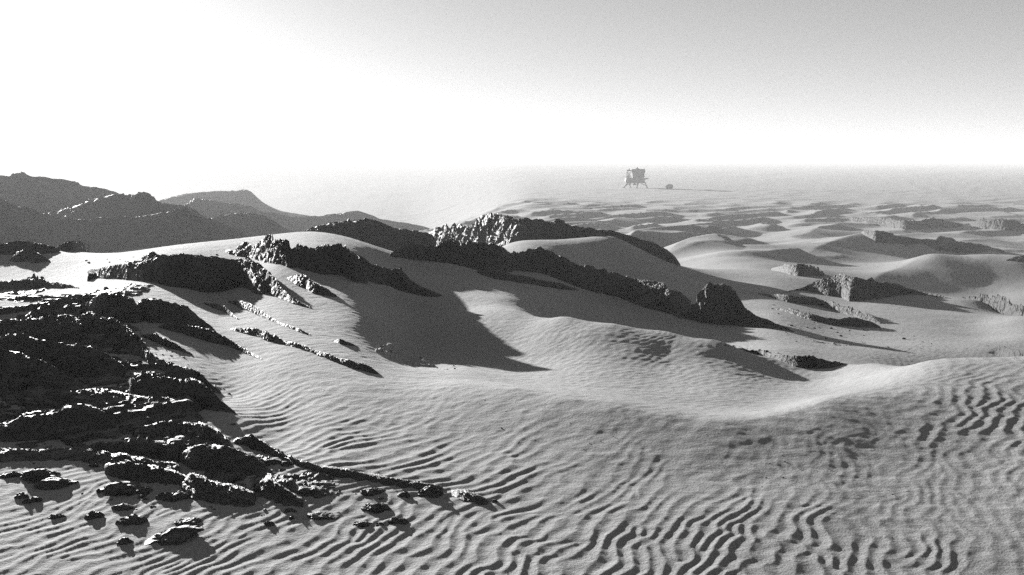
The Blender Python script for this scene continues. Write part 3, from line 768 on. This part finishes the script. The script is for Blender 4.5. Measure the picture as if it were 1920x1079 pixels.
rock_sheet('rock_ground', 'layered sunlit ledges at the left edge above the near rocks', [(-100, 560), (0, 552), (100, 543), (200, 536), (330, 540), (300, 562), (200, 560), (0, 600), (-100, 600)], ROCK_NEAR, .07, .02, .8, 303, .4)
rock_sheet('rubble_patch', 'pale lumpy rubble band beside the shaded slope', [(665, 650), (700, 636), (760, 655), (840, 684), (900, 712), (880, 716), (800, 690), (720, 672)], SAND, .10, .03, .35, 304, .25, 'rubble')
rock_sheet('rubble_patch', 'sunlit rubble on the plateau left of the wide dark face', [(160, 512), (200, 497), (260, 486), (330, 482), (420, 486), (380, 500), (300, 505), (220, 520)], ROCK_MID, .10, .0, .7, 305, .5, 'rubble')
rock_sheet('rubble_patch', 'stony ground around the standing stones at left', [(-80, 560), (-80, 520), (0, 520), (60, 524), (140, 530), (210, 535), (170, 545), (80, 550), (0, 556)], ROCK_MID, .10, .0, .6, 306, .4, 'rubble')
rock_sheet('rubble_patch', 'scattered stones on the sand right of the craggy boulder', [(1440, 600), (1560, 620), (1640, 640), (1700, 655), (1600, 655), (1500, 640), (1440, 620)], SAND, .06, -.02, .35, 307, .5, 'rubble')
rock_sheet('rubble_patch', 'coarse stony sand patch left of the right rubble ridge', [(1480, 545), (1540, 520), (1620, 528), (1600, 556), (1540, 556)], ROCK_MID, .12, -.03, .5, 308, .8, 'rubble')
print('sheets', round(time.time() - T0, 1), NTRI[0])

# stones: (left, right, top row, foot row)
def ico(sub):
    bm = bmesh.new()
    bmesh.ops.create_icosphere(bm, subdivisions=sub, radius=1.0)
    bm.verts.ensure_lookup_table()
    v = np.array([x.co[:] for x in bm.verts])
    f = np.array([[q.index for q in x.verts] for x in bm.faces])
    bm.free()
    return v, f
ICO4, ICO2 = ico(4), ico(2)
def stone_mesh(name, size, seed, mat, I, rough=1.0):
    v, f = I
    off = np.random.RandomState(seed).uniform(-40, 40, 3)
    n = .30 * facet3(v * .9 + off, seed * 5 + 1) + .14 * facet3(v * 2.3 + off, seed * 5 + 30) + .05 * facet3(v * 6 + off, seed * 5 + 60)
    p = v * (1 + rough * n)[:, None]
    p *= np.array(size)
    me = bpy.data.meshes.new(name)
    me.from_pydata(p.tolist(), [], f.tolist())
    me.materials.append(mat)
    return me
def stone(label, x0, x1, yt, yf, seed, mat, name='stone', cat='stone', group=None, deep=0.8, tilt=0.2):
    px = (x0 + x1) / 2
    p, r, th = hit(px, yf)
    w = (x1 - x0) * r / FPX / 2
    h = max((yf - yt) * r / FPX, .02) * .62
    me = stone_mesh(name, (w, w * deep, h), seed, mat, ICO4)
    o = link(name, me, None, label, cat, group)
    rr = r + w * deep * .8
    o.location = (rr * math.sin(th), rr * math.cos(th), base_z(np.array([p[0]]), np.array([p[1]]))[0] - h * .22)
    o.rotation_euler = (0, tilt, -th)
    NTRI[0] += len(ICO4[1])
    return o
ST = [
 ('craggy boulder with a bright left face at the end of the broad ridge', 1280, 1392, 478, 608, 'boulder', 'boulder', M_),
 ('tall rounded standing stone at the left edge of the plateau', 46, 68, 500, 535, 'standing_stone', 'standing stone', M_),
 ('thin pointed spike beside the tall standing stone', 66, 73, 508, 534, 'standing_stone', 'standing stone', M_),
 ('short blunt spike right of the pointed spike', 73, 83, 507, 530, 'standing_stone', 'standing stone', M_),
 ('rounded rock standing at the left end of the wide dark face', 165, 184, 503, 524, 'boulder', 'boulder', M_),
 ('flat dark stone nearest the left edge in the ripples', 4, 46, 880, 897, 'stone', 'stone', N_),
 ('dark wedge stone right of the flat stone at the left edge', 42, 118, 874, 904, 'stone', 'stone', N_),
 ('low dark stone with a sunlit crest among the first ripples', 72, 144, 893, 916, 'stone', 'stone', N_),
 ('dark oval stone half buried at the far left', 27, 52, 921, 936, 'stone', 'stone', N_),
 ('dark oval stone half buried right of the far left one', 45, 76, 927, 944, 'stone', 'stone', N_),
 ('dark angular stone under the front ledge', 197, 284, 901, 929, 'stone', 'stone', N_),
 ('dark pointed stone with a sandy tail under the rubble', 301, 356, 913, 940, 'stone', 'stone', N_),
 ('small black stone left of centre among the ripples', 212, 252, 944, 958, 'stone', 'stone', N_),
 ('small triangular stone alone on the lower left ripples', 159, 195, 955, 974, 'stone', 'stone', N_),
 ('flat flake of rock on the lower left ripples', 96, 124, 961, 972, 'stone', 'stone', N_),
 ('broken dark stone above the big slab in the sand', 222, 280, 961, 985, 'stone', 'stone', N_),
 ('big slanted slab sticking out of the sand in front', 262, 372, 992, 1022, 'boulder', 'boulder', N_),
 ('small dark stone touching the left foot of the slanted slab', 221, 250, 1004, 1022, 'stone', 'stone', N_),
 ('small stone right of the slanted slab top', 330, 385, 968, 986, 'stone', 'stone', N_),
 ('low stone in the sand under the dark block', 532, 556, 952, 962, 'stone', 'stone', N_),
 ('long flat splinter lying on the ripples', 583, 642, 964, 975, 'stone', 'stone', N_),
 ('round pebble below the front rubble', 496, 516, 975, 988, 'stone', 'stone', N_),
 ('smooth dark oval boulder inside the rim', 674, 724, 908, 930, 'boulder', 'boulder', N_),
 ('smaller dark boulder right of the oval boulder', 745, 772, 918, 934, 'boulder', 'boulder', N_),
 ('slanting dark slab with a long shadow near the rim end', 786, 832, 906, 934, 'boulder', 'boulder', N_),
 ('grey stone cluster lying below the oval boulder', 682, 736, 943, 961, 'stone', 'stone', N_),
 ('black stone with a bright edge low in the ripples', 661, 702, 973, 989, 'stone', 'stone', N_),
 ('small black stone right of the bright edged stone', 703, 724, 978, 988, 'stone', 'stone', N_),
 ('dark stone standing alone right of the two black stones', 731, 766, 966, 984, 'stone', 'stone', N_),
 ('tiny stone beyond the rock tail in the ripples', 921, 934, 934, 943, 'stone', 'stone', N_),
]
for i, (lab, x0, x1, yt, yf, nm, cat, mat) in enumerate(ST):
    stone(lab, x0, x1, yt, yf, 500 + i, mat, nm, cat, deep=.35 if 'spike' in lab else .8, tilt=-0.25 if 'slanted slab sticking' in lab else .15)
# small loose stones, alike: copies of a few shapes
PEB = [stone_mesh('loose_stone', (1, .8, .55), 700 + k, ROCK_NEAR, ICO2, 1.2) for k in range(6)]
rg = random.Random(5)
def scatter(label, group, poly, count, smin, smax, power=2.2):
    xs = [p[0] for p in poly]; ys = [p[1] for p in poly]
    P = [np.array(p, float) for p in poly]
    k = 0
    while k < count:
        px, py = rg.uniform(min(xs), max(xs)), rg.uniform(min(ys), max(ys))
        if not in_poly(P, np.array([px]), np.array([py]))[0]: continue
        p, r, th = hit(px, py, n=260)
        sz = (smin + (smax - smin) * rg.random() ** power) * r / FPX / 2
        o = link('loose_stone', PEB[rg.randrange(6)], None, label, 'stone', group)
        o.location = (p[0], p[1], base_z(p[:1], p[1:])[0] + sz * .12)
        o.scale = (sz, sz * rg.uniform(.7, 1.1), sz * rg.uniform(.7, 1.2))
        o.rotation_euler = (rg.uniform(-.3, .3), rg.uniform(-.3, .3), rg.uniform(0, 6.28))
        k += 1
scatter('small dark loose stone scattered between the front rocks and the ripples', 'loose stones in front of the near rocks', [(60, 930), (330, 880), (560, 880), (760, 940), (640, 970), (480, 985), (380, 975), (240, 970)], 70, 4, 16)
scatter('broken block lying among the dark near rocks at left', 'broken blocks among the near rocks', [(0, 620), (200, 600), (330, 680), (430, 780), (440, 850), (330, 880), (0, 880)], 60, 6, 26, 1.8)
scatter('small loose stone along the edge of the rocks above the sand slope', 'loose stones along the rock edge', [(260, 610), (420, 720), (460, 790), (430, 800), (380, 740), (240, 640)], 40, 3, 11)
scatter('pebble in the thin line running up to the low rock shelf', 'pebbles leading to the rock shelf', [(1335, 644), (1400, 652), (1465, 664), (1465, 672), (1400, 660)], 36, 3, 9)
scatter('small stone on the pale rubble band beside the shaded slope', 'stones on the pale rubble band', [(665, 648), (720, 645), (860, 690), (860, 700), (760, 680)], 36, 3, 8)
scatter('small stone strewn on the sunlit plateau at left', 'stones on the sunlit plateau', [(150, 490), (300, 476), (420, 478), (380, 492), (200, 505)], 40, 3, 9)
scatter('tiny pebble on the smooth sand of the open hollow', 'pebbles in the smooth hollow', [(500, 700), (900, 740), (1300, 820), (1600, 880), (1800, 1000), (1500, 930), (1100, 850), (700, 770)], 50, 2, 5)
scatter('small stone below the craggy boulder and the sandy strips', 'stones in the sandy valley', [(1430, 560), (1660, 620), (1880, 650), (1700, 662), (1480, 640)], 50, 2.5, 8)
print('stones', round(time.time() - T0, 1), NTRI[0])

# ------------------------------------------------------------------ lander
def metal(name, v, rough=.5, met=.4):
    m, n, p = nodes(name)
    t = N(n, 'ShaderNodeTexNoise', Scale=2.0, Detail=4.0)
    mr = N(n, 'ShaderNodeMapRange')
    mr.inputs['To Min'].default_value = v * .75; mr.inputs['To Max'].default_value = v * 1.3
    n.links.new(t.outputs['Fac'], mr.inputs['Value'])
    cc = N(n, 'ShaderNodeCombineColor')
    for i in range(3): n.links.new(mr.outputs[0], cc.inputs[i])
    n.links.new(cc.outputs[0], p.inputs['Base Color'])
    p.inputs['Roughness'].default_value = rough; p.inputs['Metallic'].default_value = met
    return m
DARKM, FOILM = metal('dark_panel', .03, .8, .0), metal('dull_foil', .03, .8, .0)
def bm_obj(name, build, mat, parent, label=None):
    bm = bmesh.new()
    build(bm)
    me = bpy.data.meshes.new(name)
    bm.to_mesh(me); bm.free()
    me.materials.append(mat)
    return link(name, me, parent, label)
def prism(bm, ring0, ring1):
    a = [bm.verts.new(p) for p in ring0]; b = [bm.verts.new(p) for p in ring1]
    n = len(a)
    for i in range(n): bm.faces.new((a[i], a[(i + 1) % n], b[(i + 1) % n], b[i]))
    bm.faces.new(a[::-1]); bm.faces.new(b)
def bar(bm, p, q, r0, r1=None, n=8):
    p, q = Vector(p), Vector(q)
    r1 = r0 if r1 is None else r1
    d = (q - p).normalized()
    a = d.orthogonal().normalized(); b = d.cross(a)
    ring = lambda c, r: [c + (a * math.cos(2 * math.pi * k / n) + b * math.sin(2 * math.pi * k / n)) * r for k in range(n)]
    prism(bm, ring(p, r0), ring(q, r1))
def octo(w, z, cut=.3, dx=0.0, dy=1.0):
    c = w * (1 - cut)
    return [(x + dx, y * dy, z) for x, y in ((-w, -c), (-c, -w), (c, -w), (w, -c), (w, c), (c, w), (-c, w), (-w, c))]
LD = 408.0
lx = (1191.0 - 960) / FPX * LD
lp = np.array([lx]), np.array([LD])
lz = float(base_z(*lp)[0])
# depth at which the footpads (row 352) meet the sand
p, r, th = hit(1191, 352.5, r1=800, n=1500)
lx, ly = p
lz = float(base_z(p[:1], p[1:])[0])
U = ly / FPX                                   # metres per photo pixel there
lander = bpy.data.objects.new('lander', None)
COL.objects.link(lander)
lander.location = (lx, ly, lz)
lander['label'] = 'grey four-legged spacecraft lander standing far out on the hazy plain'
lander['category'] = 'lander'
X = lambda px: (px - 1191) * U
Z = lambda py: (352.5 - py) * U
hw = (X(1207.5) - X(1172)) / 2
cx = (X(1207.5) + X(1172)) / 2
bm_obj('lower_stage', lambda bm: (prism(bm, octo(hw * .9, Z(343.5), .35, cx), octo(hw, Z(341), .35, cx)), prism(bm, octo(hw, Z(341), .35, cx), octo(hw * .94, Z(334), .35, cx))), FOILM, lander)
uw = (X(1208) - X(1183)) / 2; ux = (X(1208) + X(1183)) / 2
bm_obj('upper_stage', lambda bm: (prism(bm, octo(uw * .82, Z(334) + .005, .3, ux), octo(uw * .86, Z(326), .3, ux)), prism(bm, octo(uw * .92, Z(326), .3, ux + .05), octo(uw * 1.02, Z(321), .25, ux + .05)), prism(bm, octo(uw * 1.02, Z(321), .25, ux), octo(uw * .98, Z(317.6), .35, ux))), DARKM, lander)
def frame(bm):
    y = hw * .5
    for yy in (-y, y):
        bar(bm, (X(1174.5), yy, Z(334)), (X(1176), yy, Z(322)), .10)
        bar(bm, (X(1174.5), yy, Z(334)), (X(1183), yy, Z(322)), .08)
        bar(bm, (X(1183), yy, Z(333)), (X(1176), yy, Z(323)), .08)
    for z in (334, 329, 322.5): bar(bm, (X(1175), -y, Z(z)), (X(1175), y, Z(z)), .08)
bm_obj('truss', frame, DARKM, lander)
bm_obj('tank', lambda bm: bmesh.ops.create_uvsphere(bm, u_segments=16, v_segments=10, radius=.55, matrix=Matrix.Translation((X(1178.5), 0, Z(331.5)))), FOILM, lander)
bm_obj('thruster_arm', lambda bm: (bar(bm, (X(1183), 0, Z(320)), (X(1177), 0, Z(321)), .22), bar(bm, (X(1178.5), 0, Z(319.5)), (X(1174.5), 0, Z(321.2)), .3, .16), bar(bm, (X(1180), 0, Z(320)), (X(1179.5), 0, Z(316.8)), .14, .2)), DARKM, lander)
bm_obj('boom', lambda bm: (bar(bm, (X(1205), 0, Z(336.5)), (X(1211), 0, Z(335.8)), .2, .34), bar(bm, (X(1211), 0, Z(335.8)), (X(1217.5), 0, Z(335.2)), .34, .03)), DARKM, lander)
bm_obj('docking_cone', lambda bm: (bar(bm, (X(1194.3), 0, Z(317.7)), (X(1194.3), 0, Z(316)), .75, .45, 14), bar(bm, (X(1194.3), 0, Z(316)), (X(1194.3), 0, Z(313.6)), .3, .05)), DARKM, lander)
bm_obj('side_pod', lambda bm: bar(bm, (X(1206.5), 0, Z(333)), (X(1206), 0, Z(326)), .42, .36, 12), FOILM, lander)
bm_obj('antenna', lambda bm: (bar(bm, (X(1207), .3, Z(318)), (X(1213.2), .3, Z(310)), .05, .025), bar(bm, (X(1186), .3, Z(317.8)), (X(1187), .3, Z(315)), .04, .02)), DARKM, lander)
bm_obj('engine_bell', lambda bm: bar(bm, (cx, 0, Z(344)), (cx, 0, Z(347.5)), .35, .85, 16), DARKM, lander)
for (hx, hy, fx, fy) in ((1177.5, -1.0, 1168.5, -2.4), (1180, 2.2, 1184, 4.0), (1196, -2.6, 1191.5, -4.4), (1209, .6, 1214, 1.6)):
    leg = bm_obj('leg', lambda bm: (bar(bm, (X(hx), hy, Z(342)), (X(fx), fy, .16), .26, .2), bar(bm, (X(hx) * .6 + cx * .4, hy * .5, Z(343.4)), (X(hx) * .35 + X(fx) * .65, hy * .35 + fy * .65, Z(349)), .14), bar(bm, (X(hx) * .95 + cx * .05, hy * 1.5, Z(341)), (X(hx) * .45 + X(fx) * .55, hy * .45 + fy * .55, Z(347.6)), .12)), DARKM, lander)
    bm_obj('footpad', lambda bm: bar(bm, (X(fx), fy, -.05), (X(fx), fy, .2), .55, .42, 14), DARKM, leg)
# low lump on the plain right of the lander
p, r, th = hit(1255, 354, r1=800, n=1500)
o = link('boulder', stone_mesh('boulder', (6.5 * U, 4.5 * U, 5.0 * U), 801, ROCK_FAR, ICO4, .6), None, 'hazy grey lump on the plain just right of the lander', 'boulder')
o.location = (p[0], p[1], base_z(p[:1], p[1:])[0] + 3.2 * U)
print('lander', ly, lz, U)

# ------------------------------------------------------------------ haze
bm = bmesh.new()
bmesh.ops.create_cube(bm, size=1.0)
hz = bpy.data.meshes.new('haze')
for v in bm.verts:
    v.co.x *= 14000; v.co.y *= 14000
    v.co.z = CAM_Z + 22.0 if v.co.z > 0 else -16.0
bm.to_mesh(hz); bm.free()
hm = bpy.data.materials.new('haze')
hm.use_nodes = True
n = hm.node_tree
n.nodes.clear()
pv = n.nodes.new('ShaderNodeVolumePrincipled')
pv.inputs['Color'].default_value = (0.68, 0.68, 0.68, 1)
pv.inputs['Density'].default_value = 0.00085
pv.inputs['Anisotropy'].default_value = 0.0
oo = n.nodes.new('ShaderNodeOutputMaterial')
n.links.new(pv.outputs[0], oo.inputs['Volume'])
hz.materials.append(hm)
link('haze', hz, kind='stuff', label='pale dusty haze over the plain')
print('done', round(time.time() - T0, 1))
